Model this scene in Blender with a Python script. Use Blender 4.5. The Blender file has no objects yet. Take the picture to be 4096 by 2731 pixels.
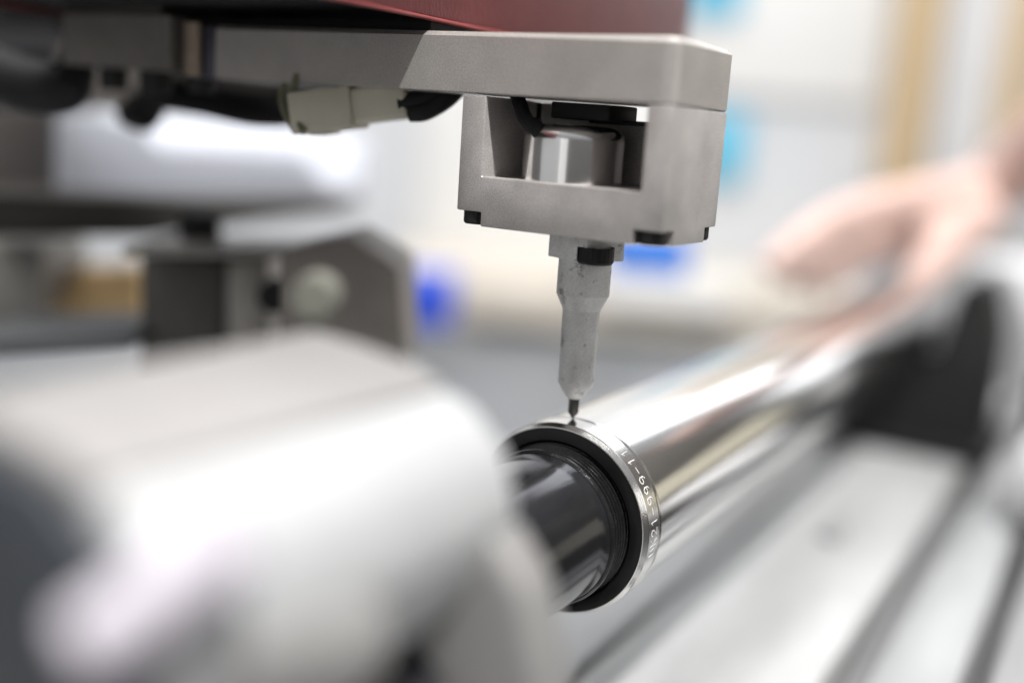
import bpy, bmesh, math, random
from mathutils import Vector, Matrix, noise
random.seed(7)
C = bpy.context.scene.collection
K = 0.001                                   # everything below is written in millimetres

# ------------------------------------------------------------------ camera
CAM = Vector((-262.558, -110.469, -9.034))
R_ = Vector((0.51790317, -0.85289706, 0.06590081))
U_ = Vector((0.13493385, 0.15752236, 0.97825332))
F_ = Vector((0.84473023, 0.49774825, -0.19666601))
FPX, CX, CY = 4215.788, 2048.0, 1365.5
cd = bpy.data.cameras.new('camera'); cam = bpy.data.objects.new('camera', cd); C.objects.link(cam)
m = Matrix((R_, U_, -F_)).transposed().to_4x4(); m.translation = CAM * K
cam.matrix_world = m
cd.sensor_width = 36; cd.lens = FPX / 4096 * 36
cd.clip_start = 0.005; cd.clip_end = 60
cd.dof.use_dof = True; cd.dof.focus_distance = 0.3115; cd.dof.aperture_fstop = 1.9
cd.dof.aperture_blades = 0
bpy.context.scene.camera = cam

def at(u, v, d):
    """point seen at photograph pixel (u, v) at depth d (mm)"""
    return CAM + (R_ * ((u - CX) / FPX) - U_ * ((v - CY) / FPX) + F_) * d

# ------------------------------------------------------------------ world and lamps
world = bpy.data.worlds.new("World"); bpy.context.scene.world = world
world.use_nodes = True
wn = world.node_tree; wn.nodes.clear()
wo = wn.nodes.new('ShaderNodeOutputWorld'); wb = wn.nodes.new('ShaderNodeBackground')
tc = wn.nodes.new('ShaderNodeTexCoord'); sx = wn.nodes.new('ShaderNodeSeparateXYZ')
mr = wn.nodes.new('ShaderNodeMapRange'); cr = wn.nodes.new('ShaderNodeValToRGB')
wn.links.new(tc.outputs['Generated'], sx.inputs[0]); wn.links.new(sx.outputs['Z'], mr.inputs['Value'])
mr.inputs['From Min'].default_value = -1; mr.inputs['From Max'].default_value = 1
wn.links.new(mr.outputs[0], cr.inputs[0])
e = cr.color_ramp.elements
e[0].position = 0.0; e[0].color = (0.10, 0.10, 0.105, 1)
e[1].position = 1.0; e[1].color = (0.55, 0.56, 0.58, 1)
k = e.new(0.46); k.color = (0.115, 0.11, 0.108, 1)
k = e.new(0.60); k.color = (0.165, 0.16, 0.158, 1)
wn.links.new(cr.outputs[0], wb.inputs[0]); wb.inputs[1].default_value = 1.0
wn.links.new(wb.outputs[0], wo.inputs[0])

def area(name, loc, target, sx_, sy_, radiance, col=(1, 1, 1)):
    l = bpy.data.lights.new(name, 'AREA'); l.shape = 'RECTANGLE'
    l.size = sx_ * K; l.size_y = sy_ * K
    l.energy = radiance * math.pi * l.size * l.size_y
    l.color = col
    o = bpy.data.objects.new(name, l); C.objects.link(o)
    loc = Vector(loc); o.location = loc * K
    d = (Vector(target) - loc).normalized()
    o.rotation_euler = d.to_track_quat('-Z', 'Y').to_euler()
    return o
# small overhead work lamp: throws the slanted shadow of the red cover on the arm
area('work_lamp', (-470, -690, 1500), (20, 30, -40), 75, 75, 3200, (1, 0.985, 0.965))
# high row of windows at the far end of the hall (outside the picture, mirrored in the chrome)
area('end_windows', (1640, 330, 740), (0, 60, -100), 1000, 860, 2.6, (0.97, 0.98, 1.0))
area('side_fill', (-1300, 620, 160), (20, 30, -20), 1300, 800, 0.36, (0.97, 0.98, 1.0))  # unseen soft light added for a barrel stripe and front fill
area('left_fill', (-380, 760, 1150), (150, 400, -100), 700, 500, 9.0, (1, 0.98, 0.95))  # unseen light added to brighten the machinery on the left
area('front_fill', (-1500, -120, 60), (20, 30, -20), 420, 800, 0.7, (1, 0.99, 0.97))  # added light, gives the barrel a second bright stripe
area('right_fill', (150, -1500, 330), (60, 0, 0), 1100, 600, 1.5, (1, 0.99, 0.97))  # added light for the right side and corner of the holder block
area('tube_stripe_fill', (1640, -150, 190), (300, 0, -100), 270, 360, 2.4, (0.97, 0.98, 1.0))  # added low light, carries the bright tube stripe on to the hand
# unseen overhead lights, added to brighten the back wall and benches
area('overhead_fill', (1000, 850, 1650), (1150, 900, -300), 2200, 1700, 3.1, (0.98, 0.99, 1.0))
area('overhead_fill_front', (350, -150, 1500), (350, 0, -300), 900, 500, 3.0, (1, 0.99, 0.97))

sc = bpy.context.scene
sc.view_settings.view_transform = 'Standard'; sc.view_settings.look = 'None'
sc.view_settings.exposure = 0.0; sc.view_settings.gamma = 1.0

# ------------------------------------------------------------------ materials
def mat(name, col, rough=0.5, metal=0.0, var=0.0, vscale=60.0, bump=0.0, bscale=900.0,
        stretch=None, stain=None, stain_scale=90.0, stain_t=(0.60, 0.68), rvar=0.0, spec=0.5, coat=0.0, speck=None):
    """procedural Principled material; noise works in object space (metres)"""
    M = bpy.data.materials.new(name); M.use_nodes = True
    nt = M.node_tree; b = nt.nodes['Principled BSDF']
    b.inputs['Roughness'].default_value = rough; b.inputs['Metallic'].default_value = metal
    b.inputs['Specular IOR Level'].default_value = spec
    b.inputs['Coat Weight'].default_value = coat
    t = nt.nodes.new('ShaderNodeTexCoord'); mp = nt.nodes.new('ShaderNodeMapping')
    nt.links.new(t.outputs['Object'], mp.inputs[0])
    if stretch: mp.inputs['Scale'].default_value = stretch
    n = nt.nodes.new('ShaderNodeTexNoise'); n.inputs['Scale'].default_value = vscale
    n.inputs['Detail'].default_value = 6; n.inputs['Roughness'].default_value = 0.62
    nt.links.new(mp.outputs[0], n.inputs['Vector'])
    rp = nt.nodes.new('ShaderNodeValToRGB')
    rp.color_ramp.elements[0].position = 0.3; rp.color_ramp.elements[1].position = 0.7
    lo = [c * (1 - var) for c in col]; hi = [min(1, c * (1 + var * 0.7)) for c in col]
    rp.color_ramp.elements[0].color = (*lo, 1); rp.color_ramp.elements[1].color = (*hi, 1)
    nt.links.new(n.outputs['Fac'], rp.inputs[0]); out = rp.outputs[0]
    if speck:
        n4 = nt.nodes.new('ShaderNodeTexNoise'); n4.inputs['Scale'].default_value = speck[1]; n4.inputs['Detail'].default_value = 3
        nt.links.new(t.outputs['Object'], n4.inputs['Vector'])
        r4 = nt.nodes.new('ShaderNodeMapRange'); r4.inputs['From Min'].default_value = 0.32; r4.inputs['From Max'].default_value = 0.68
        r4.inputs['To Min'].default_value = 1 - speck[0]; r4.inputs['To Max'].default_value = 1 + speck[0]
        nt.links.new(n4.outputs['Fac'], r4.inputs['Value'])
        mu = nt.nodes.new('ShaderNodeVectorMath'); mu.operation = 'SCALE'
        nt.links.new(out, mu.inputs[0]); nt.links.new(r4.outputs[0], mu.inputs['Scale']); out = mu.outputs[0]
    if stain:
        n3 = nt.nodes.new('ShaderNodeTexNoise'); n3.inputs['Scale'].default_value = stain_scale
        n3.inputs['Detail'].default_value = 5; n3.inputs['Roughness'].default_value = 0.7
        n3.inputs['Distortion'].default_value = 0.25
        nt.links.new(t.outputs['Object'], n3.inputs['Vector'])
        r3 = nt.nodes.new('ShaderNodeMapRange'); r3.inputs['From Min'].default_value = stain_t[0]
        r3.inputs['From Max'].default_value = stain_t[1]
        nt.links.new(n3.outputs['Fac'], r3.inputs['Value'])
        mx = nt.nodes.new('ShaderNodeMix'); mx.data_type = 'RGBA'
        nt.links.new(r3.outputs[0], mx.inputs['Factor']); nt.links.new(out, mx.inputs[6])
        mx.inputs[7].default_value = (*stain, 1); out = mx.outputs[2]
    nt.links.new(out, b.inputs['Base Color'])
    if rvar:
        rr = nt.nodes.new('ShaderNodeMapRange'); rr.inputs['To Min'].default_value = max(0.02, rough - rvar)
        rr.inputs['To Max'].default_value = rough + rvar
        nt.links.new(n.outputs['Fac'], rr.inputs['Value']); nt.links.new(rr.outputs[0], b.inputs['Roughness'])
    if bump:
        n2 = nt.nodes.new('ShaderNodeTexNoise'); n2.inputs['Scale'].default_value = bscale; n2.inputs['Detail'].default_value = 4
        nt.links.new(mp.outputs[0], n2.inputs['Vector'])
        bm_ = nt.nodes.new('ShaderNodeBump'); bm_.inputs['Strength'].default_value = bump; bm_.inputs['Distance'].default_value = 0.0002
        nt.links.new(n2.outputs['Fac'], bm_.inputs['Height']); nt.links.new(bm_.outputs[0], b.inputs['Normal'])
    return M

M = {}
M['alu'] = mat('blasted_aluminium', (0.47, 0.445, 0.43), 0.5, 0.45, 0.16, 90, 0.5, 2600, rvar=0.08, stain=(0.19, 0.175, 0.165), stain_scale=800, stain_t=(0.70, 0.78), speck=(0.20, 2400))
M['plate'] = mat('ground_steel_plate', (0.455, 0.43, 0.405), 0.46, 0.5, 0.12, 50, 0.35, 2200, speck=(0.16, 2000),
                 stain=(0.16, 0.14, 0.13), stain_scale=260, stain_t=(0.70, 0.80))
M['grey_alu'] = mat('dull_anodised', (0.075, 0.07, 0.062), 0.5, 0.3, 0.2, 60)
M['stylus'] = mat('worn_nickel', (0.70, 0.695, 0.68), 0.5, 0.2, 0.14, 120, 0.25, 1800,
                  stain=(0.055, 0.052, 0.045), stain_scale=150, stain_t=(0.58, 0.74), speck=(0.08, 1800))
M['needle'] = mat('carbide_needle', (0.10, 0.095, 0.09), 0.3, 0.8, 0.1, 200)
M['chrome'] = mat('hard_chrome', (0.74, 0.735, 0.725), 0.13, 1.0, 0.03, 90, 0.05, 500, rvar=0.03, stretch=(0.15, 1, 1))
M['ring'] = mat('polished_ring', (0.66, 0.65, 0.635), 0.15, 1.0, 0.08, 160, 0.12, 900, stretch=(3, 1, 1), rvar=0.05)
M['bevelring'] = mat('turned_chamfer', (0.70, 0.685, 0.66), 0.2, 1.0, 0.1, 260, 0.25, 1500)
M['blackface'] = mat('dark_reflection_face', (0.008, 0.008, 0.008), 0.22, 0.0, 0.2, 120, 0.06, 2000, spec=0.18,
                     stain=(0.16, 0.16, 0.16), stain_scale=700, stain_t=(0.74, 0.78))  # near-black base stands in for dark surroundings mirrored in the face
M['blackshaft'] = mat('oiled_black_shaft', (0.065, 0.065, 0.072), 0.16, 0.85, 0.15, 200, 0.2, 800, stretch=(0.2, 1, 1), rvar=0.06)
M['thread'] = mat('black_thread', (0.03, 0.03, 0.031), 0.15, 0.6, 0.3, 500, 0.3, 2000)
M['mark'] = mat('peened_dot', (0.72, 0.71, 0.70), 0.35, 0.8, 0.1, 300)
M['bolt'] = mat('black_oxide_screw', (0.014, 0.013, 0.013), 0.45, 0.0, 0.2, 300, 0.2, 1500, spec=0.3)
M['black'] = mat('black_plastic', (0.014, 0.014, 0.014), 0.6, 0.0, 0.2, 80, spec=0.2)
M['rubber'] = mat('black_rubber', (0.013, 0.013, 0.014), 0.6, 0.0, 0.2, 80, spec=0.25)
M['barrel'] = mat('bright_barrel', (0.88, 0.875, 0.87), 0.17, 1.0, 0.05, 60, 0.05, 900, stretch=(1, 1, .1))
M['cream'] = mat('cream_plastic', (0.56, 0.53, 0.43), 0.42, 0.0, 0.08, 60)
M['clip'] = mat('olive_plastic', (0.20, 0.20, 0.13), 0.45, 0.0, 0.1, 60)
M['darkwall'] = mat('machine_grey', (0.03, 0.029, 0.031), 0.8, 0.0, 0.1, 20, spec=0.1)
M['taupe'] = mat('machine_taupe', (0.27, 0.243, 0.222), 0.5, 0.1, 0.15, 30)
M['darkmetal'] = mat('dark_metal', (0.09, 0.083, 0.076), 0.5, 0.3, 0.2, 30)
M['midmetal'] = mat('mid_metal', (0.30, 0.285, 0.265), 0.4, 0.5, 0.15, 30)
M['brass'] = mat('brass_block', (0.9, 0.62, 0.30), 0.5, 0.0, 0.1, 30)
M['whitepaint'] = mat('white_enamel', (0.66, 0.66, 0.67), 0.4, 0.0, 0.04, 10)
M['steel'] = mat('turned_steel', (0.43, 0.435, 0.44), 0.6, 0.1, 0.06, 25, spec=0.25)
M['steel3'] = mat('dull_clamp_steel', (0.235, 0.23, 0.225), 0.55, 0.1, 0.08, 25, spec=0.3)
M['steel2'] = mat('shaded_top_steel', (0.29, 0.28, 0.275), 0.62, 0.1, 0.08, 25, spec=0.25)
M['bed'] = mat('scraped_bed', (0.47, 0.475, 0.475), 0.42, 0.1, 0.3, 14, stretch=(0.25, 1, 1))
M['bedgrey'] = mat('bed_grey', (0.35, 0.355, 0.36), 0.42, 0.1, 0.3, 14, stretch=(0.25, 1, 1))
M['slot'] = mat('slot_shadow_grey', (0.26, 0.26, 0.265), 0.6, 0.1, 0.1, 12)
M['floor'] = mat('blue_grey_bench', (0.155, 0.162, 0.17), 0.5, 0.0, 0.1, 8)
M['wall'] = mat('wall_paint', (0.59, 0.605, 0.63), 0.8, 0.0, 0.03, 2)
M['whiteboard'] = mat('white_board', (0.75, 0.75, 0.745), 0.6, 0.0, 0.02, 2)
M['cyan'] = mat('cyan_print', (0.10, 0.46, 0.66), 0.5, 0.0, 0.12, 12)
M['tan'] = mat('tan_wood', (0.60, 0.45, 0.27), 0.6, 0.0, 0.12, 6, stretch=(1, 1, .15))
M['paletan'] = mat('pale_plywood', (0.60, 0.55, 0.48), 0.6, 0.0, 0.1, 6)
M['blue'] = mat('blue_plastic', (0.02, 0.07, 0.55), 0.5, 0.0, 0.1, 10)
M['blue2'] = mat('light_blue_plastic', (0.03, 0.17, 0.62), 0.5, 0.0, 0.1, 10)
M['skin'] = mat('skin', (0.60, 0.43, 0.38), 0.5, 0.0, 0.10, 30, 0.2, 400)
M['skin'].node_tree.nodes['Principled BSDF'].inputs['Subsurface Weight'].default_value = 0.15
M['skin'].node_tree.nodes['Principled BSDF'].inputs['Subsurface Scale'].default_value = 0.01
M['nail'] = mat('finger_nail', (0.55, 0.42, 0.38), 0.3, 0.0, 0.04, 60)
M['paper'] = mat('white_paper', (0.80, 0.79, 0.77), 0.7, 0.0, 0.04, 12)

# red textured cover
def red_mat():
    r = mat('red_wrinkle_paint', (0.115, 0.022, 0.024), 0.42, 0.0, 0.18, 40)
    nt = r.node_tree; b = nt.nodes['Principled BSDF']
    t = nt.nodes.new('ShaderNodeTexCoord'); mp = nt.nodes.new('ShaderNodeMapping'); mp.inputs['Scale'].default_value = (1, 1, 0.28)
    mp.inputs['Rotation'].default_value = (0, 0.25, 0)
    v = nt.nodes.new('ShaderNodeTexNoise'); v.inputs['Scale'].default_value = 900; v.inputs['Detail'].default_value = 5; v.inputs['Distortion'].default_value = 1.2
    nt.links.new(t.outputs['Object'], mp.inputs[0]); nt.links.new(mp.outputs[0], v.inputs['Vector'])
    bp = nt.nodes.new('ShaderNodeBump'); bp.inputs['Strength'].default_value = 0.55; bp.inputs['Distance'].default_value = 0.0006
    nt.links.new(v.outputs['Fac'], bp.inputs['Height']); nt.links.new(bp.outputs[0], b.inputs['Normal'])
    return r
M['red'] = red_mat()

# ------------------------------------------------------------------ helpers
def root(name, loc, label, cat, group=None):
    o = bpy.data.objects.new(name, None); C.objects.link(o)
    o.empty_display_size = 0.01
    o.location = Vector(loc) * K; o['label'] = label; o['category'] = cat
    if group: o['group'] = group
    return o

def worldloc(o):
    v = Vector((0, 0, 0))
    while o: v += o.location; o = o.parent
    return v

def link(name, bm, material, parent=None, smooth=True, angle=35, label=None, origin=None):
    """bmesh in world millimetres -> one object"""
    me = bpy.data.meshes.new(name)
    base = worldloc(parent) if parent else (Vector(origin) * K if origin is not None else Vector((0, 0, 0)))
    bmesh.ops.recalc_face_normals(bm, faces=bm.faces)
    for v in bm.verts: v.co = v.co * K - base
    bm.to_mesh(me); bm.free()
    o = bpy.data.objects.new(name, me); C.objects.link(o)
    if parent: o.parent = parent
    else: o.location = base
    me.materials.append(material)
    if smooth:
        me.polygons.foreach_set('use_smooth', [True] * len(me.polygons))
        try: me.set_sharp_from_angle(angle=math.radians(angle))
        except Exception: pass
    if label: o['label'] = label
    return o

def single(name, bm, material, label, cat, origin, group=None, **kw):
    o = link(name, bm, material, None, origin=origin, **kw)
    o['label'] = label; o['category'] = cat
    if group: o['group'] = group
    return o

def struct(name, bm, material):
    o = link(name, bm, material, None, smooth=False); o['kind'] = 'structure'; return o

def frame(z, up=Vector((0, 0, 1))):
    z = Vector(z).normalized()
    x = up.cross(z)
    if x.length < 1e-4: x = Vector((1, 0, 0)).cross(z)
    x.normalize(); y = z.cross(x)
    return Matrix((x, y, z)).transposed()

def box(bm, lo, hi, bevel=0.0, mtx=None, seg=2):
    t = bmesh.new(); bmesh.ops.create_cube(t, size=1)
    lo, hi = Vector(lo), Vector(hi); s = hi - lo; c = (hi + lo) / 2
    for v in t.verts: v.co = Vector((v.co.x * s.x, v.co.y * s.y, v.co.z * s.z)) + c
    if bevel: bmesh.ops.bevel(t, geom=t.edges[:], offset=bevel, segments=seg, profile=0.5, affect='EDGES')
    if mtx: bmesh.ops.transform(t, matrix=mtx, verts=t.verts)
    join(bm, t); return bm

def join(bm, t):
    me = bpy.data.meshes.new('tmp'); t.to_mesh(me); t.free(); bm.from_mesh(me); bpy.data.meshes.remove(me)

def lathe(bm, prof, origin, axis, n=64, closed=False, up=Vector((0, 0, 1))):
    """prof: [(distance along axis, radius)]"""
    f = frame(axis, up); o = Vector(origin); rings = []
    for (a, r) in prof:
        if r < 1e-6: rings.append([bm.verts.new(o + f @ Vector((0, 0, a)))]); continue
        rings.append([bm.verts.new(o + f @ Vector((r * math.cos(2 * math.pi * i / n), r * math.sin(2 * math.pi * i / n), a))) for i in range(n)])
    pairs = list(zip(rings, rings[1:])) + ([(rings[-1], rings[0])] if closed else [])
    for A, B in pairs:
        if len(A) == 1 and len(B) == 1: continue
        for i in range(n):
            j = (i + 1) % n
            if len(A) == 1: bm.faces.new((A[0], B[j], B[i]))
            elif len(B) == 1: bm.faces.new((A[i], A[j], B[0]))
            else: bm.faces.new((A[i], A[j], B[j], B[i]))
    return bm

def tube(bm, pts, r, n=16, cap=True):
    pts = [Vector(p) for p in pts]; rs = r if isinstance(r, (list, tuple)) else [r] * len(pts)
    # Catmull-Rom refine
    P = [pts[0] * 2 - pts[1]] + pts + [pts[-1] * 2 - pts[-2]]; Q = []; RR = []
    for i in range(1, len(P) - 2):
        for s in range(8):
            t = s / 8; a, b, c, d = P[i - 1:i + 3]
            Q.append(0.5 * ((2 * b) + (c - a) * t + (2 * a - 5 * b + 4 * c - d) * t * t + (3 * b - a - 3 * c + d) * t ** 3))
            RR.append(rs[i - 1] * (1 - t) + rs[i] * t)
    Q.append(pts[-1]); RR.append(rs[-1])
    ref = Vector((0.3, 0.2, 1)).normalized(); rings = []
    for i, q in enumerate(Q):
        d = (Q[min(i + 1, len(Q) - 1)] - Q[max(i - 1, 0)]).normalized()
        x = ref - d * ref.dot(d)
        x.normalize(); ref = x; y = d.cross(x)
        rings.append([bm.verts.new(q + (x * math.cos(2 * math.pi * k / n) + y * math.sin(2 * math.pi * k / n)) * RR[i]) for k in range(n)])
    for A, B in zip(rings, rings[1:]):
        for k in range(n): bm.faces.new((A[k], A[(k + 1) % n], B[(k + 1) % n], B[k]))
    if cap: bm.faces.new(rings[0]); bm.faces.new(rings[-1])
    return bm

def prism(bm, poly, vec, bevel=0.0, seg=2):
    t = bmesh.new(); vec = Vector(vec)
    a = [t.verts.new(Vector(p)) for p in poly]; b = [t.verts.new(Vector(p) + vec) for p in poly]
    n = len(a); t.faces.new(a); t.faces.new(b[::-1])
    for i in range(n): t.faces.new((a[i], b[i], b[(i + 1) % n], a[(i + 1) % n]))
    bmesh.ops.recalc_face_normals(t, faces=t.faces)
    if bevel: bmesh.ops.bevel(t, geom=t.edges[:], offset=bevel, segments=seg, profile=0.5, affect='EDGES')
    join(bm, t); return bm

def apply_mods(bm, setup):
    me = bpy.data.meshes.new('tmp'); bmesh.ops.recalc_face_normals(bm, faces=bm.faces); bm.to_mesh(me); bm.free()
    o = bpy.data.objects.new('tmp', me); C.objects.link(o); extra = setup(o)
    bpy.context.view_layer.update()
    dg = bpy.context.evaluated_depsgraph_get(); ev = o.evaluated_get(dg); m2 = ev.to_mesh()
    r = bmesh.new(); r.from_mesh(m2); ev.to_mesh_clear()
    bpy.data.objects.remove(o); bpy.data.meshes.remove(me)
    for x in (extra or []):
        d = x.data; bpy.data.objects.remove(x); bpy.data.meshes.remove(d)
    return r

def cut(bm, cutters, bevel=0.0, seg=3):
    def setup(o):
        ex = []
        for c in cutters:
            me = bpy.data.meshes.new('tmpc'); bmesh.ops.recalc_face_normals(c, faces=c.faces); c.to_mesh(me); c.free()
            q = bpy.data.objects.new('tmpc', me); C.objects.link(q); q.hide_render = True; ex.append(q)
            md = o.modifiers.new('b', 'BOOLEAN'); md.operation = 'DIFFERENCE'; md.object = q; md.solver = 'EXACT'
        if bevel:
            bv = o.modifiers.new('v', 'BEVEL'); bv.width = bevel; bv.segments = seg; bv.limit_method = 'ANGLE'; bv.angle_limit = math.radians(35)
        return ex
    return apply_mods(bm, setup)

def fuse(bm, voxel, smooth=6):
    """join overlapping volumes into one continuous skin"""
    def setup(o):
        r = o.modifiers.new('r', 'REMESH'); r.mode = 'VOXEL'; r.voxel_size = voxel
        s = o.modifiers.new('s', 'SMOOTH'); s.iterations = smooth; s.factor = 0.5
    return apply_mods(bm, setup)

def capsule(bm, A, B, ra, rb, n=24):
    A, B = Vector(A), Vector(B); L = (B - A).length
    prof = [(-ra * math.cos(t), ra * math.sin(t)) for t in [math.pi / 2 * i / 6 for i in range(7)]]
    prof += [(L + rb * math.sin(t), rb * math.cos(t)) for t in [math.pi / 2 * i / 6 for i in range(7)]]
    return lathe(bm, prof, A, B - A, n)

# ================================================================== THE MARKING MACHINE
W, D, H = 66.5, 40.2, 37.7                   # holder block
TX, TY, TZ = 20.07, 32.4, -95.5              # needle point
mach = root('engraving_machine', (20, 120, 20),
            'dot marking machine head with red cover and a slim stylus on the tube', 'engraving machine')

# --- arm plate ------------------------------------------------------
rp_ = 5.0
def rounded(poly_c, r, z):
    pts = []
    n = len(poly_c)
    for i in range(n):
        p0, p1, p2 = Vector(poly_c[i - 1]), Vector(poly_c[i]), Vector(poly_c[(i + 1) % n]); rr = r[i]
        if rr == 0: pts.append((p1.x, p1.y, z)); continue
        a = p1 + (p0 - p1).normalized() * rr; b = p1 + (p2 - p1).normalized() * rr
        for k in range(7):
            t = k / 6; q = a * (1 - t) ** 2 + p1 * 2 * t * (1 - t) + b * t * t
            pts.append((q.x, q.y, z))
    return pts
bm = bmesh.new()
poly = [(0, 0), (D, 0), (D, 168.5), (0, 168.5)]
prism(bm, rounded(poly, [rp_, 1.2, 0, 0.6], 0.04), (0, 0, 17.4), 0)
# chamfer of the upper edge, fine break on the lower edge
top = [e_ for e_ in bm.edges if all(v.co.z > 17 for v in e_.verts)]
bot = [e_ for e_ in bm.edges if all(v.co.z < 1 for v in e_.verts)]
bmesh.ops.bevel(bm, geom=top, offset=1.35, segments=1, affect='EDGES')
bot = [e_ for e_ in bm.edges if all(v.co.z < 0.05 for v in e_.verts)]
bmesh.ops.bevel(bm, geom=bot, offset=0.35, segments=2, affect='EDGES')
tilt = Matrix.Translation((0, 60, 0)) @ Matrix.Rotation(math.radians(0.62), 4, 'X') @ Matrix.Translation((0, -60, 0))
bmesh.ops.transform(bm, matrix=tilt, verts=[v for v in bm.verts if v.co.y > 60])
link('arm_plate', bm, M['plate'], mach, angle=30)
# rear arm section with the rounded step where it meets the plate
bm = bmesh.new()
poly = [(-4.5, 186), (D, 184.2), (D, 243), (-4.5, 243)]
prism(bm, rounded(poly, [2.2, 0, 0, 1.0], 1.6), (0, 0, 18.2), 0)
bmesh.ops.transform(bm, matrix=tilt, verts=bm.verts)
link('arm_rear_section', bm, mat('rear_arm_metal', (0.20, 0.185, 0.168), 0.5, 0.4, 0.15, 60, 0.2, 2000), mach, angle=30)
bm = bmesh.new()
lathe(bm, [(0, 0), (0, 4.0), (17.6, 4.0), (17.6, 0)], (0.6, 179.4, 1.8), (0, 0, 1), 32)
for v in bm.verts: v.co.x = 0.2 + (v.co.x - 0.6) * 0.45
link('arm_corner_post', bm, mat('bronzed_corner', (0.34, 0.27, 0.21), 0.42, 0.4, 0.2, 200, 0.2, 1500), mach)
bm = bmesh.new(); box(bm, (1.6, 168.7, 1.5), (D, 183.6, 18.8), 0.3)
link('arm_recess', bm, mat('blued_steel', (0.10, 0.10, 0.125), 0.4, 0.5, 0.15, 80), mach)
# upper slide behind the cover
bm = bmesh.new(); box(bm, (-2.5, 192, 20.5), (D, 243, 60), 0.6)
link('slide_block', bm, M['grey_alu'], mach)
bm = bmesh.new(); box(bm, (4, 82, 17.9), (D + 20, 191, 21.2), 0.4)
box(bm, (30, 190, 23), (120, 330, 70), 1.0)
link('slide_carriage', bm, M['black'], mach)

# --- red cover ------------------------------------------------------
bm = bmesh.new()
zc = 22.0
# side panel with folded lower lip, built as a shell: side, front, top, back
box(bm, (-150, 80.0, zc), (199, 82.2, 150), 0.7)
box(bm, (-150, 82.2, zc), (-147.8, 260, 150), 0.3)
box(bm, (196.8, 82.2, zc), (199, 260, 150), 0.3)
box(bm, (-147.8, 82.2, 147.8), (196.8, 260, 150), 0.3)
box(bm, (-147.8, 258, zc), (196.8, 260, 147.8), 0.3)
link('red_cover', bm, M['red'], mach)
bm = bmesh.new(); box(bm, (-148, 79.3, zc - 0.9), (198, 82.6, zc - 0.05), 0.35)
link('cover_lip', bm, mat('red_lip_highlight', (0.30, 0.07, 0.07), 0.35, 0.0, 0.15, 80), mach)  # lighter red paints the pale highlight along the lower edge
bm = bmesh.new(); box(bm, (-147, 82.7, zc + 2.5), (196, 257.5, zc + 5), 0.3)
link('cover_underside', bm, M['black'], mach)

# --- stylus holder block -------------------------------------------
bm = bmesh.new(); box(bm, (0, 0, -H), (D, W, -0.12))
c1 = bmesh.new(); box(c1, (-1, 7.4, -23.2), (33, 58.4, 1))                     # window
c1b = bmesh.new(); box(c1b, (32, 13.0, -4.2), (D + 1, 53.0, 1))              # slot in the back wall
cs = []
for sx_ in (0, 1):
    for sy_ in (0, 1):
        c = bmesh.new(); x0 = D - 8.6 if sx_ else -2; y0 = W - 8.6 if sy_ else -2
        box(c, (x0, y0, -H - 2), (x0 + 10.6, y0 + 10.6, -H + 4.2)); cs.append(c)
bm = cut(bm, [c1, c1b] + cs, 0.45, 2)
hold = link('stylus_holder', bm, M['alu'], mach, angle=30)
# socket screws in the four corner notches
def screw_bm(o, r, h, axis=(0, 0, -1)):
    b_ = bmesh.new()
    n = 48; f = frame(axis); rings = []
    prof = [(0, r), (h * 0.86, r), (h, r * 0.9), (h, r * 0.55), (h * 0.45, r * 0.52), (h * 0.45, 0)]
    for i_, (a, rr) in enumerate(prof):
        if rr == 0: rings.append([b_.verts.new(Vector(o) + f @ Vector((0, 0, a)))]); continue
        ring = []
        for k in range(n):
            t = 2 * math.pi * k / n
            q = rr
            if i_ < 2: q = rr * (1 - 0.03 * (k % 2))                        # knurl
            if i_ in (3, 4): q = rr * 0.93 / max(math.cos((t % (math.pi / 3)) - math.pi / 6), 0.5)
            ring.append(b_.verts.new(Vector(o) + f @ Vector((q * math.cos(t), q * math.sin(t), a))))
        rings.append(ring)
    for A, B in zip(rings, rings[1:]):
        for k in range(n):
            j = (k + 1) % n
            if len(B) == 1: b_.faces.new((A[k], A[j], B[0]))
            else: b_.faces.new((A[k], A[j], B[j], B[k]))
    return b_
for (bx, by) in ((4.6, 4.6), (4.6, W - 4.6), (D - 4.6, 4.6), (D - 4.6, W - 4.6)):
    link('socket_screw', screw_bm((bx, by, -H + 4.6), 4.1, 4.3), M['bolt'], hold, angle=25)

# --- barrel in the window ------------------------------------------
bm = bmesh.new()
lathe(bm, [(0, 0), (0, 15.0), (12.4, 15.0), (13.6, 14.8), (14.7, 14.1), (15.6, 13.0), (16.2, 11.6), (16.5, 10.0), (16.6, 8.5), (16.6, 0)], (17.8, 38.0, -23.3), (0, 0, 1), 72)
link('marking_barrel', bm, M['barrel'], mach)
bm = bmesh.new(); box(bm, (12, 24.5, -5.0), (31, 43.5, -0.3), 0.5)
box(bm, (22, 9.0, -5.6), (31.5, 36, -4.6), 0.4)
link('barrel_clamp', bm, M['black'], mach)
bm = bmesh.new()
tube(bm, [(22, 62, 2), (12, 54, -1.5), (7.5, 49.5, -5.2), (6.0, 45.0, -8.3), (8.0, 41.5, -9.2), (12, 39.5, -9.4)], 2.1, 16)
tube(bm, [(7.0, 46.0, -7.0), (5.5, 43.5, -9.0), (5.8, 42.2, -12.4)], [2.2, 2.3, 1.5], 14)
link('air_hose', bm, M['rubber'], mach)
bm = bmesh.new()
tube(bm, [(27, 56, -1), (17, 50, -7), (13, 46, -9.5), (12, 42, -9.0)], 0.8, 10)
link('signal_wire', bm, M['rubber'], mach)

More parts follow.
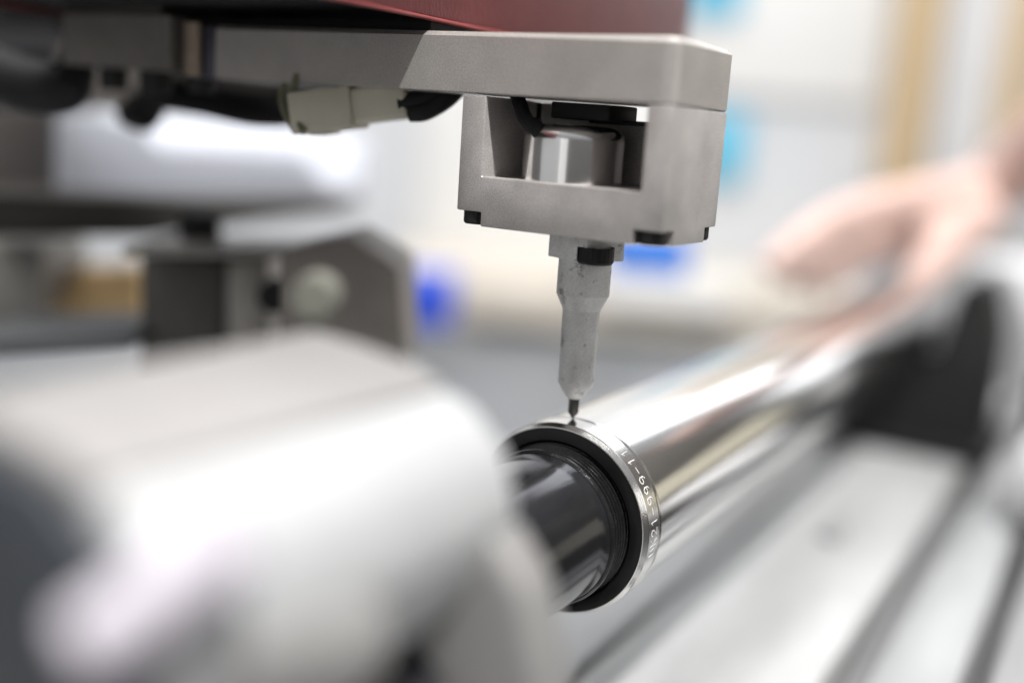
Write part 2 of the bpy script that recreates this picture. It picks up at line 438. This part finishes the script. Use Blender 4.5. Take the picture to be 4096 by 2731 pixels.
# --- stylus ---------------------------------------------------------
fz = Matrix.Translation((TX, TY, 0)) @ Matrix.Rotation(math.radians(-18), 4, 'Z')
bm = bmesh.new(); box(bm, (-8.0, -8.0, -45.6), (8.0, 8.0, -37.9), 0.0, fz)
nx, ny = Vector((TX, TY, 0)) + Matrix.Rotation(math.radians(-18), 3, 'Z') @ Vector((-2.6, -6.6, 0)), None
c = bmesh.new(); lathe(c, [(0, 0), (0, 5.9), (8, 5.9), (8, 0)], (nx[0], nx[1], -41.2), (0, 0, -1), 40)
bm = cut(bm, [c], 0.3, 2)
col = link('stylus_collar', bm, M['stylus'], mach, angle=28)
link('collar_screw', screw_bm((nx[0], nx[1], -41.1), 5.5, 5.0), M['bolt'], col, angle=25)
bm = bmesh.new()
n8 = 20
lathe(bm, [(37, 8.1), (56.2, 8.1), (61.0, 5.75), (83.6, 5.5), (84.4, 5.2), (88.2, 2.9), (88.9, 1.9), (88.9, 0)],
      (TX, TY, 0), (0, 0, -1), n8)
t2 = link('stylus_sleeve', bm, M['stylus'], mach, angle=20)
bm = bmesh.new()
lathe(bm, [(88.0, 1.68), (93.3, 1.62), (94.1, 1.1), (95.25, 0.2), (95.35, 0)], (TX, TY, 0), (0, 0, -1), 24)
link('marking_needle', bm, M['needle'], t2)

# --- plug and wires hanging under the arm ---------------------------
bm = bmesh.new()
A = at(1165, 455, 345); B = at(1660, 395, 332); ax = (B - A).normalized()
up = Vector((0, 0, 1)); sd = ax.cross(up).normalized(); up2 = sd.cross(ax)
fm = Matrix((ax, sd, up2)).transposed().to_4x4()
L = (B - A).length
fm.translation = A
box(bm, (2.5, -7, -7.2), (L * 0.56, 7, 6.2), 1.1, fm)
box(bm, (L * 0.5, -5.6, -5.9), (L * 0.98, 5.6, 5.2), 1.6, fm, 3)
box(bm, (7, -7.6, -7.9), (L * 0.3, 3, -6.9), 0.3, fm)
plug = link('cable_plug', bm, M['cream'], mach)
bm = bmesh.new()
for dv in (0, 40):
    tube(bm, [at(1150 + dv, 300, 345 - dv / 8), at(1128 + dv, 390, 345 - dv / 8), at(1150 + dv, 470, 344 - dv / 8), at(1185 + dv * .8, 530, 342 - dv / 8)], 1.3, 12)
link('plug_latch', bm, M['clip'], plug)
bm = bmesh.new()
tube(bm, [at(1600, 420, 331), at(1680, 405, 330), at(1760, 370, 330), at(1830, 330, 332), at(1900, 290, 335)], 3.4, 18)
tube(bm, [at(1640, 450, 330), at(1700, 445, 329), at(1780, 400, 329), at(1850, 335, 331), at(1920, 290, 335)], 3.0, 18)
link('plug_lead', bm, M['rubber'], mach)
bm = bmesh.new()
tube(bm, [at(-260, 250, 430), at(-60, 285, 425), at(120, 345, 410), at(255, 350, 400), at(300, 300, 398), at(320, 200, 398)], [12, 11.5, 10.5, 9.5, 7, 5.5], 24)
link('drag_hose', bm, M['rubber'], mach)
for (u, v, w_, h_, d_) in ((455, 320, 108, 78, 392), (625, 330, 128, 86, 388), (805, 340, 110, 60, 380)):
    b_ = at(u, v, d_); s = d_ / FPX
    link('fixing_screw', screw_bm((b_.x, b_.y, b_.z + h_ * s), w_ * s / 2, h_ * s * 1.5), M['bolt'], mach, angle=25)
bm = bmesh.new()
b_ = at(540, 405, 450); lathe(bm, [(0, 4), (4, 10.2), (9, 10.5), (12, 8.5), (16, 3.5), (16.5, 0)], b_ + Vector((0, 0, 3)), (0.25, -0.3, -1), 28)
link('adjusting_knob', bm, M['black'], mach)
bm = bmesh.new()
tube(bm, [at(560, 360, 480), at(760, 410, 480), at(930, 440, 470), at(1090, 410, 450), at(1220, 330, 420)], 4.2, 16)
tube(bm, [at(640, 330, 500), at(900, 375, 500), at(1100, 400, 480), at(1350, 345, 450), at(1480, 320, 430)], 4.6, 16)
tube(bm, [at(600, 400, 440), at(800, 430, 430), at(1000, 470, 420), at(1180, 465, 410), at(1300, 400, 400)], 3.8, 16)
link('cable_bundle', bm, M['rubber'], mach)

# ================================================================== THE CHROME TUBE
RX, RY, RZ = 10.17, 30.49, -125.4
AX = (1, 0, 0)
def L3(prof, n=160, closed=False):
    b_ = bmesh.new(); lathe(b_, prof, (0, RY, RZ), AX, n, closed); return b_
tb = root('chrome_tube', (300, RY, RZ - 29.3), 'long mirror bright chrome tube with numbered end ring and black threaded bore neck', 'tube')
link('tube_barrel', L3([(22.8, 28.7), (23.4, 28.7), (23.6, 29.25), (697, 29.25), (699.5, 28.0), (699.5, 24), (690, 24), (690, 0)], 192), M['chrome'], tb, angle=40)
ring = link('end_ring', L3([(12.35, 29.9), (12.7, 30.1), (20.0, 30.1), (20.15, 29.85), (20.35, 29.85), (20.5, 30.15), (21.4, 30.25), (22.2, 29.9), (22.6, 29.0), (22.8, 28.0),
                            (22.8, 26), (12.35, 26)], 192, True), M['ring'], tb, angle=20)
link('ring_chamfer', L3([(10.15, 28.6), (10.35, 29.25), (12.2, 29.95), (12.33, 29.8), (12.33, 26), (10.9, 26), (10.15, 28.5)], 192), M['bevelring'], ring, angle=15)
link('ring_face', L3([(10.1, 29.0), (9.95, 28.7), (9.6, 25.3), (9.9, 24.7), (11, 24.4), (12.3, 24.4), (12.3, 28.9), (10.3, 29.05)], 160), M['blackface'], ring, angle=30)
# threaded neck: shallow grooves with bright worn crests
prof = []
x_ = 1.4
prof.append((1.0, 23.3)); prof.append((1.6, 23.9)); x_ = 1.9
while x_ < 9.6:
    prof += [(x_, 24.0), (x_ + 0.45, 24.05), (x_ + 0.8, 22.9), (x_ + 1.35, 22.9)]; x_ += 1.75
prof.append((10.6, 24.2))
link('threaded_neck', L3(prof, 160), M['thread'], tb, angle=25)
link('inner_shaft', L3([(1.1, 23.2), (0.4, 23.0), (-2.2, 22.6), (-4, 22.55), (-120, 22.4), (-122, 21.5), (-122, 0)], 160), M['blackshaft'], tb, angle=35)
# peened characters, drawn as overlapping dots on the ring: string reads towards the top
STROKES = {
 '9': [[(3.0, 0.5), (4.0, 1.6), (4.2, 3.2), (4.2, 5.0), (3.2, 6.4), (1.6, 6.6), (0.4, 5.8), (0.2, 4.4), (1.0, 3.3), (2.4, 3.0), (3.6, 3.6), (4.2, 4.6)]],
 '1': [[(0.9, 5.4), (2.3, 6.8), (2.3, 0.0)]],
 '2': [[(0.3, 5.3), (0.9, 6.5), (2.3, 6.9), (3.7, 6.3), (4.0, 5.0), (3.2, 3.4), (1.4, 1.6), (0.2, 0.1), (4.2, 0.1)]],
 'K': [[(0.3, 0.0), (0.3, 6.9)], [(4.0, 6.9), (0.5, 3.3)], [(1.5, 4.1), (4.1, 0.0)]],
 '-': [[(0.4, 3.4), (4.1, 3.4)]],
 'U': [[(0.3, 6.9), (0.3, 1.4), (1.2, 0.2), (2.9, 0.2), (4.0, 1.4), (4.0, 6.9)]],
}
bm = bmesh.new()
txt = 'UK21-999-11 2'; a0 = 98.4; step = 6.15; RR_ = 30.1
for i, ch in enumerate(txt):
    if ch not in STROKES: continue
    amid = a0 - step * i
    for st in STROKES[ch]:
        pts = [Vector(p) for p in st]; seg = []
        for a, b in zip(pts, pts[1:]):
            n_ = max(1, round((b - a).length / 0.60))
            seg += [a.lerp(b, k / n_) for k in range(n_)]
        seg.append(pts[-1])
        for q in seg:
            # char x grows towards the top of the ring, char top points to the near face
            ang = math.radians(amid - (q.x - 2.2) * 0.95)
            X_ = 18.3 - q.y * 0.56
            p = Vector((X_, RY - (RR_ + 0.0) * math.sin(ang), RZ + (RR_ + 0.0) * math.cos(ang)))
            nrm = Vector((0, -math.sin(ang), math.cos(ang)))
            t_ = bmesh.new(); bmesh.ops.create_icosphere(t_, subdivisions=1, radius=0.25)
            f = frame(nrm).to_4x4(); f.translation = p
            bmesh.ops.scale(t_, vec=(1, 1, 0.45), verts=t_.verts); bmesh.ops.transform(t_, matrix=f, verts=t_.verts); join(bm, t_)
link('peened_marking', bm, M['mark'], ring, angle=60)

# ================================================================== FOREGROUND CLAMP
ck = root('tube_clamp', (-110, 20, -120), 'large out of focus polished steel clamp gripping the shaft in the left foreground', 'clamp')
def onx(u, v, X_):
    d = at(u, v, 1) - CAM; return CAM + d * ((X_ - CAM.x) / d.x)
bm = bmesh.new()
sec = [(38.7, -55.5), (26.5, -56.4), (9.1, -58.6), (-3.9, -62.5), (-11.3, -69.9), (-14.8, -81.2), (-11.8, -93.4), (-5.7, -103.0), (20.4, -109.0), (48.3, -96.9)]
prism(bm, [(-91.6, y, z) for y, z in sec], (-84, 0, 0), 3.8, 4)
link('clamp_body', bm, M['steel'], ck, angle=60)
bm = bmesh.new(); prism(bm, [(-94, y, z) for y, z in [(37.8, -53.2), (24.8, -54.1), (10.0, -56.0), (2.2, -59.0), (6.5, -63.8), (36.1, -62.1)]], (-82, 0, 0), 1.9, 3)
link('clamp_top_shade', bm, M['steel2'], ck, angle=60)  # thin top piece, its darker steel stands in for shade on this facet
bm = bmesh.new()
prism(bm, [(-175.9, y, z) for y, z in [(36.1, -56.9), (9.1, -59.5), (-5.7, -69.0), (-10.0, -82.1), (-2.2, -99.5), (20.4, -104.7), (43.1, -93.4)]], (-3, 0, 0), 1.0, 2)
link('clamp_end_shade', bm, mat('end_shade_blue', (0.045, 0.05, 0.058), 0.5, 0, 0.1, 20, spec=0.3), ck)  # dark blue-grey colour stands in for shade on the end face
bm = bmesh.new(); capsule(bm, at(960, 2620, 153), at(1300, 2560, 167), 9.6, 10.4, 40)
bm = fuse(bm, 1.2, 10)
link('clamp_foot', bm, M['steel3'], ck)
bm = bmesh.new(); lathe(bm, [(0, 0), (0.2, 3.6), (1.4, 4.8), (19, 5.0), (24, 5.0)], at(310, 2600, 130), at(640, 2370, 132) - at(310, 2600, 130), 32)
link('clamp_handle', bm, mat('grey_handle', (0.60, 0.56, 0.62), 0.5, 0.0, 0.05, 40), ck)
bm = bmesh.new()
prism(bm, [onx(u, v, -89) for u, v in ((1760, 2260), (2090, 2040), (2230, 2280), (2290, 2600), (2330, 2980), (1960, 2980), (1900, 2640), (1760, 2420))], (-14, 0, 0), 3.5, 4)
link('clamp_finger', bm, M['steel3'], ck, angle=60)
bm = bmesh.new(); c = at(1250, 1195, 226); lathe(bm, [(0, 0), (0, 4.4), (2, 5.0), (8, 5.2), (9, 3.5)], c, (0.86, 0.5, 0), 40)
lathe(bm, [(0, 2.5), (13, 2.5), (13, 0)], c + Vector((3.5, 2, -2)), (0, 0, -1), 20)
link('locking_knob', bm, mat('aged_cream_knob', (0.16, 0.16, 0.135), 0.6, 0.0, 0.1, 60), ck)
bm = bmesh.new(); box(bm, (-118, -2, -185), (-88, 58, -150), 4)
link('clamp_shoe', bm, M['black'], ck)

# ================================================================== LEFT MACHINERY
V = Vector((0.86, 0.50, 0)).normalized()                            # horizontal viewing direction
def pxprism(poly, d, thick, bevel=1.5, side=0.0):
    b_ = bmesh.new(); s = Vector((V.y, -V.x, 0)) * side
    prism(b_, [at(u, v, d) for u, v in poly], V * thick + s, bevel); return b_
ts = root('tailstock', tuple(at(1100, 1500, 400)), 'taupe grey metal tailstock with angled top behind the clamp', 'machine part')
link('housing', pxprism([(1120, 1010), (1380, 955), (1590, 1085), (1608, 1390), (1590, 1560), (1120, 1560)], 392, 60), M['taupe'], ts)
link('guide_block', pxprism([(905, 1040), (1075, 1030), (1075, 1560), (905, 1560)], 450, 60), M['midmetal'], ts)
link('side_block', pxprism([(560, 1010), (900, 1040), (900, 1560), (560, 1560)], 460, 70), M['darkmetal'], ts)
bm = bmesh.new(); c = at(1095, 1190, 440); lathe(bm, [(0, 0), (0, 7), (8, 7.4)], c, V, 32)
link('clamp_screw', bm, M['black'], ts)
bm = bmesh.new(); box(bm, (0, 0, 0), (1, 1, 1)); bm.free()

bm = pxprism([(175, 1090), (560, 1080), (560, 1300), (175, 1300)], 580, 40, 3)
single('brass_block', bm, M['brass'], 'golden brass coloured block left of the dark tailstock', 'block', at(370, 1300, 580))
bm = pxprism([(-200, 1350), (520, 1335), (520, 1400), (-200, 1440)], 440, 60, 1.5)
single('slide_rail', bm, M['floor'], 'flat blue grey slide rail under the brass block', 'rail', at(200, 1400, 440))
bm = pxprism([(-300, 960), (150, 980), (175, 1090), (120, 1290), (-300, 1310)], 540, 60, 4)
single('motor_housing', bm, M['midmetal'], 'rounded mid grey motor housing at the left edge', 'motor', at(50, 1300, 540))
bm = bmesh.new()
p = [at(-300, 740, 470), at(120, 770, 470), at(560, 860, 500), at(980, 850, 560), at(1330, 800, 620)]
prism(bm, [at(-300, 760, 480), at(250, 790, 480), at(850, 800, 560), at(1380, 790, 680), at(1380, 850, 680), at(1000, 890, 600), at(600, 940, 520), at(-300, 950, 480)], V * 60, 2)
single('dark_guard', bm, M['darkmetal'], 'dark metal guard strip below the long white cover', 'guard', at(400, 940, 520))
bm = bmesh.new(); lathe(bm, [(0, 0), (0, 9), (26, 10), (26, 0)], at(800, 850, 470) , (0, 0, -1), 32)
single('black_knob', bm, M['black'], 'black round knob below the dark guard strip', 'knob', at(800, 1000, 470))
bm = pxprism([(480, 985), (900, 1000), (1180, 1000), (1180, 1030), (480, 1030)], 430, 60, 2)
single('pale_plate', bm, M['midmetal'], 'thin pale plate lying on top of the tailstock', 'plate', at(800, 1030, 430))
# long white cover receding to the right
bm = bmesh.new()
prism(bm, [at(205, 440, 560), at(1440, 560, 780), at(1440, 770, 760), at(205, 800, 540)], V * 50, 5)
single('white_machine_cover', bm, mat('white_cover_enamel', (0.58, 0.60, 0.67), 0.5, 0.0, 0.03, 10), 'long white rectangular machine cover behind the arm', 'cover', at(800, 780, 600))
# column of the machine at the far left
bm = pxprism([(-700, -500), (250, -480), (225, 420), (-700, 420)], 620, 60, 4)
single('machine_column', bm, M['darkwall'], 'dull grey machine column at the far left edge', 'column', at(0, 420, 620))
bm = pxprism([(-700, 424), (222, 424), (215, 770), (-700, 770)], 600, 60, 4)
single('column_lit_part', bm, mat('lit_column_grey', (0.17, 0.158, 0.15), 0.6, 0, 0.1, 20, spec=0.2), 'lit brown grey lower part of the machine column at the far left edge', 'machine part', at(0, 770, 600))  # lower column made lighter, the light falling there is in its colour
bm = pxprism([(225, 150), (1210, 150), (1210, 480), (700, 440), (225, 425)], 530, 30, 2)
single('back_plate', bm, M['taupe'], 'taupe grey machine plate behind the screws under the arm', 'plate', at(700, 440, 530))
bm = pxprism([(-500, -300), (290, -300), (290, 40), (240, 150), (150, 90), (-500, 55)], 520, 50, 3)
single('cable_box', bm, M['black'], 'black cable box in the upper left corner', 'box', at(0, 100, 520))

# ================================================================== MACHINE BED (right and below)
ZB = -215
ZT = -300
bm = bmesh.new(); box(bm, (-600, 262, ZT - 60), (1250, 1100, ZT - 12), 1)
struct('table_top', bm, M['floor'])
bed = root('machine_bed', (500, 0, ZB - 60), 'pale grey slotted machine bed running away under the chrome tube', 'machine bed')
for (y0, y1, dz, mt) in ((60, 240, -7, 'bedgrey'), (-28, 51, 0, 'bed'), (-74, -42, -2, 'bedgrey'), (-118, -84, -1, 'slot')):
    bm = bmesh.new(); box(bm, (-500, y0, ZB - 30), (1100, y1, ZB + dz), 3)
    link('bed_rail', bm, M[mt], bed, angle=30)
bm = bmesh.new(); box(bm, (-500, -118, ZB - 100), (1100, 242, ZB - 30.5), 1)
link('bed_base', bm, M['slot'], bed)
bm = bmesh.new(); box(bm, (290, 4, ZB), (316, 16, ZB + 5), 2)
single('clamp_nut', bm, M['bedgrey'], 'small grey clamp nut lying on the pale bed rail', 'nut', (305, 11, ZB))

# V shaped black rest that carries the far end of the tube
st = root('tube_rest', (560, 0, ZB), 'black steel tube rest carrying the far end of the chrome tube', 'tube rest')
bm = bmesh.new()
prism(bm, [(505, -36, ZB), (505, -36, -130), (505, -27, -92), (505, -8, -94), (505, -3, -124), (505, 4, -147), (505, 30.5, -158), (505, 57, -147), (505, 66, -152), (505, 72, ZB)], (70, 0, 0), 2.5)
link('rest_body', bm, M['black'], st)
bm = bmesh.new(); lathe(bm, [(0, 0), (0, 7), (74, 7), (74, 0)], (503, -17, -96), AX, 28)
link('rest_roller', bm, M['rubber'], st)
bm = bmesh.new(); box(bm, (500, -44, ZB), (600, 80, ZB + 12), 3)
link('rest_foot', bm, M['black'], st)
b_ = bmesh.new(); prism(b_, [at(u, v, 1000) for u, v in ((3985, 1050), (4700, 1050), (4700, 1560), (3985, 1560))], (70, 40, 0), 8)
single('white_cabinet', b_, M['whitepaint'], 'white enamelled box standing right of the black tube rest', 'box', at(4300, 1560, 920))
bm = bmesh.new(); box(bm, (372, -200, ZB), (462, -66, -158), 24, None, 6)
single('white_housing', bm, M['whitepaint'], 'white rounded housing on the bed at the right picture edge', 'housing', (410, -120, ZB))
bm = bmesh.new(); box(bm, (560, -300, ZB), (600, -60, -150), 4)
single('grey_stop', bm, M['darkwall'], 'dark grey stop block between the two white boxes', 'block', (580, -180, ZB))
# unseen panel added farther right for dark and cream reflections in the tube
cp = root('reflection_panel', (1400, -560, ZT), 'tall dark panel with cream strips, added right of the picture for tube reflections', 'reflection panel')
fm = Matrix.Translation((1150, -470, 0)) @ Matrix.Rotation(math.radians(-22), 4, 'Z')
bm = bmesh.new(); box(bm, (30, -560, -700), (330, 200, 640), 4, fm); link('dark_panel', bm, M['darkmetal'], cp)
for i in range(3):
    bm = bmesh.new(); box(bm, (0, -540, -265 + i * 92), (28, 180, -265 + i * 92 + 86), 4, fm); link('cream_panel', bm, mat('cream_enamel', (0.72, 0.68, 0.55), 0.5, 0, 0.05, 8) if i == 0 else bpy.data.materials['cream_enamel'], cp)

# ================================================================== HAND
HS = 1.2
def ath(u, v, d): return at(u, v, d * HS)
def cap(b_, A, B, ra, rb): capsule(b_, A, B, ra * 1.13, rb * 1.13)
hand = root('person', tuple(ath(4250, 420, 700)), 'bare forearm and hand steadying the far end of the chrome tube', 'person')
bm = bmesh.new()
wr = ath(3970, 750, 755)
cap(bm, ath(4760, 130, 600), ath(4360, 430, 680), 33, 31)
cap(bm, ath(4360, 430, 680), ath(4110, 640, 730), 31, 26)
cap(bm, ath(4110, 640, 730), wr, 26, 24)
kn = [ath(3470, 830, 705), ath(3530, 875, 720), ath(3570, 920, 734), ath(3600, 960, 746)]
for i, k_ in enumerate(kn):
    cap(bm, wr + (k_ - wr) * 0.1, k_, 18, 12.5)
cap(bm, ath(3800, 830, 748), ath(3680, 860, 735), 21, 17)
cap(bm, ath(3910, 880, 738), ath(3750, 950, 722), 20, 17)
chains = [
    (kn[0], ath(3320, 885, 672), ath(3185, 975, 655), ath(3085, 1055, 652), 10.0),
    (kn[1], ath(3345, 945, 685), ath(3225, 1025, 668), ath(3130, 1095, 664), 10.2),
    (kn[2], ath(3385, 1000, 700), ath(3285, 1065, 684), ath(3200, 1125, 678), 9.8),
    (kn[3], ath(3430, 1040, 716), ath(3345, 1095, 702), ath(3280, 1145, 694), 8.8),
]
for a, b, c, d, r in chains:
    cap(bm, a, b, r * 1.2, r * 1.08); cap(bm, b, c, r * 1.08, r * 0.95); cap(bm, c, d, r * 0.95, r * 0.8)
# thumb leaves the side of the palm and closes on the near side of the tube
cap(bm, ath(3890, 900, 738), ath(3750, 1030, 712), 18, 14.5)
cap(bm, ath(3750, 1030, 712), ath(3670, 1120, 698), 14.5, 12.5); cap(bm, ath(3670, 1120, 698), ath(3655, 1180, 694), 12.5, 9.5)
bm = fuse(bm, 2.4, 5)
link('hand_and_forearm', bm, M['skin'], hand)
for (p, q) in [(c_[3], c_[2]) for c_ in chains] + [(ath(3655, 1180, 694), ath(3670, 1120, 698))]:
    dirn = (p - q).normalized(); nb = bmesh.new(); bmesh.ops.create_uvsphere(nb, u_segments=12, v_segments=8, radius=1)
    out = (R_ * 0.1 + U_ * 0.4 - F_ * 0.9); out = (out - dirn * out.dot(dirn)).normalized()
    sd_ = dirn.cross(out)
    mm = Matrix((dirn * 6, sd_ * 5, out * 1.4)).transposed().to_4x4(); mm.translation = p + out * 8.2 - dirn * 1
    bmesh.ops.transform(nb, matrix=mm, verts=nb.verts); link('finger_nail', nb, M['nail'], hand)

# ================================================================== FAR ROOM SIDE
VR = Vector((V.y, -V.x, 0))                                        # right along the wall
FR = Matrix((VR, V, Vector((0, 0, 1)))).transposed().to_4x4()
def wbox(u0, v0, u1, v1, dist, thick, bevel=2.0):
    """upright box parallel to the back wall whose front covers photograph pixels u0..u1, v0..v1"""
    def hit(u, v):
        d = at(u, v, 1) - CAM; t = dist / d.dot(V); p = CAM + d * t
        return (p - CAM).dot(VR), p.z
    cu, cv = (u0 + u1) / 2, (v0 + v1) / 2
    xa = hit(u0, cv)[0]; xb = hit(u1, cv)[0]; za = hit(cu, v1)[1]; zb = hit(cu, v0)[1]
    b_ = bmesh.new(); f = FR.copy(); f.translation = Vector((CAM.x, CAM.y, 0))
    box(b_, (xa, dist, za), (xb, dist + thick, zb), bevel, f)
    foot = f @ Vector(((xa + xb) / 2, dist + thick / 2, za))
    return b_, foot
def wthing(name, mt, label, cat, *a, group=None, **kw):
    b_, foot = wbox(*a, **kw); return single(name, b_, M[mt] if isinstance(mt, str) else mt, label, cat, foot, group)

WD = 1900
b_, _ = wbox(-3500, -3200, 8000, 3600, WD, 60, 0); struct('back_wall', b_, M['wall'])
b_ = bmesh.new(); box(b_, (-600, -1600, -820), (3600, 3200, -800)); struct('workshop_floor', b_, M['floor'])
wthing('wall_board', 'whiteboard', 'large white board on the upper right of the back wall', 'board', 2760, -900, 3590, 400, WD - 18, 14)
wthing('wall_board', 'whiteboard', 'tall white board directly behind the left side of the stylus block', 'board', 1690, -600, 2680, 1010, WD - 22, 14)
wthing('cyan_notice', 'cyan', 'cyan notice high on the wall beside the red cover', 'notice', 2755, -130, 2975, 65, WD - 32, 4, group='cyan notices on the wall', bevel=0.5)
wthing('cyan_notice', 'cyan', 'cyan notice on the wall just right of the stylus block', 'notice', 2810, 450, 2985, 725, WD - 32, 4, group='cyan notices on the wall', bevel=0.5)
wthing('door_post', 'tan', 'tan wooden door post right of the white board', 'post', 3640, -900, 3790, 760, WD - 60, 60)
wthing('white_door', 'whitepaint', 'plain white door between two tan posts', 'door', 3800, -900, 4050, 1000, WD - 40, 36)
wthing('door_post', 'tan', 'tan wooden door post at the right picture edge', 'post', 4056, -900, 4190, 1000, WD - 60, 60)
wthing('storage_bin', 'blue', 'dark blue plastic bin behind the tailstock', 'bin', 1600, 1110, 1810, 1310, 1250, 90, group='blue bins on the bench', bevel=5)
wthing('storage_bin', 'blue2', 'bright blue plastic bin below the stylus block', 'bin', 2440, 950, 2760, 1110, 1150, 90, group='blue bins on the bench', bevel=5)
wthing('work_bench', 'paletan', 'pale wooden workbench in front of the back wall', 'bench', 1500, 1130, 3500, 1340, 1560, 330, bevel=4)
wthing('paper_stack', 'paper', 'white paper stack on the wooden bench behind the stylus', 'paper', 2400, 1120, 2930, 1240, 1530, 26, bevel=2)
wthing('cardboard_box', 'paletan', 'tan cardboard box left of the stylus on the bench', 'box', 1900, 1130, 2240, 1290, 1530, 26, bevel=2)
wthing('grey_cabinet', 'bedgrey', 'grey cabinet standing behind the hand at the right edge', 'cabinet', 3900, 900, 5200, 1300, 1500, 300, bevel=6)
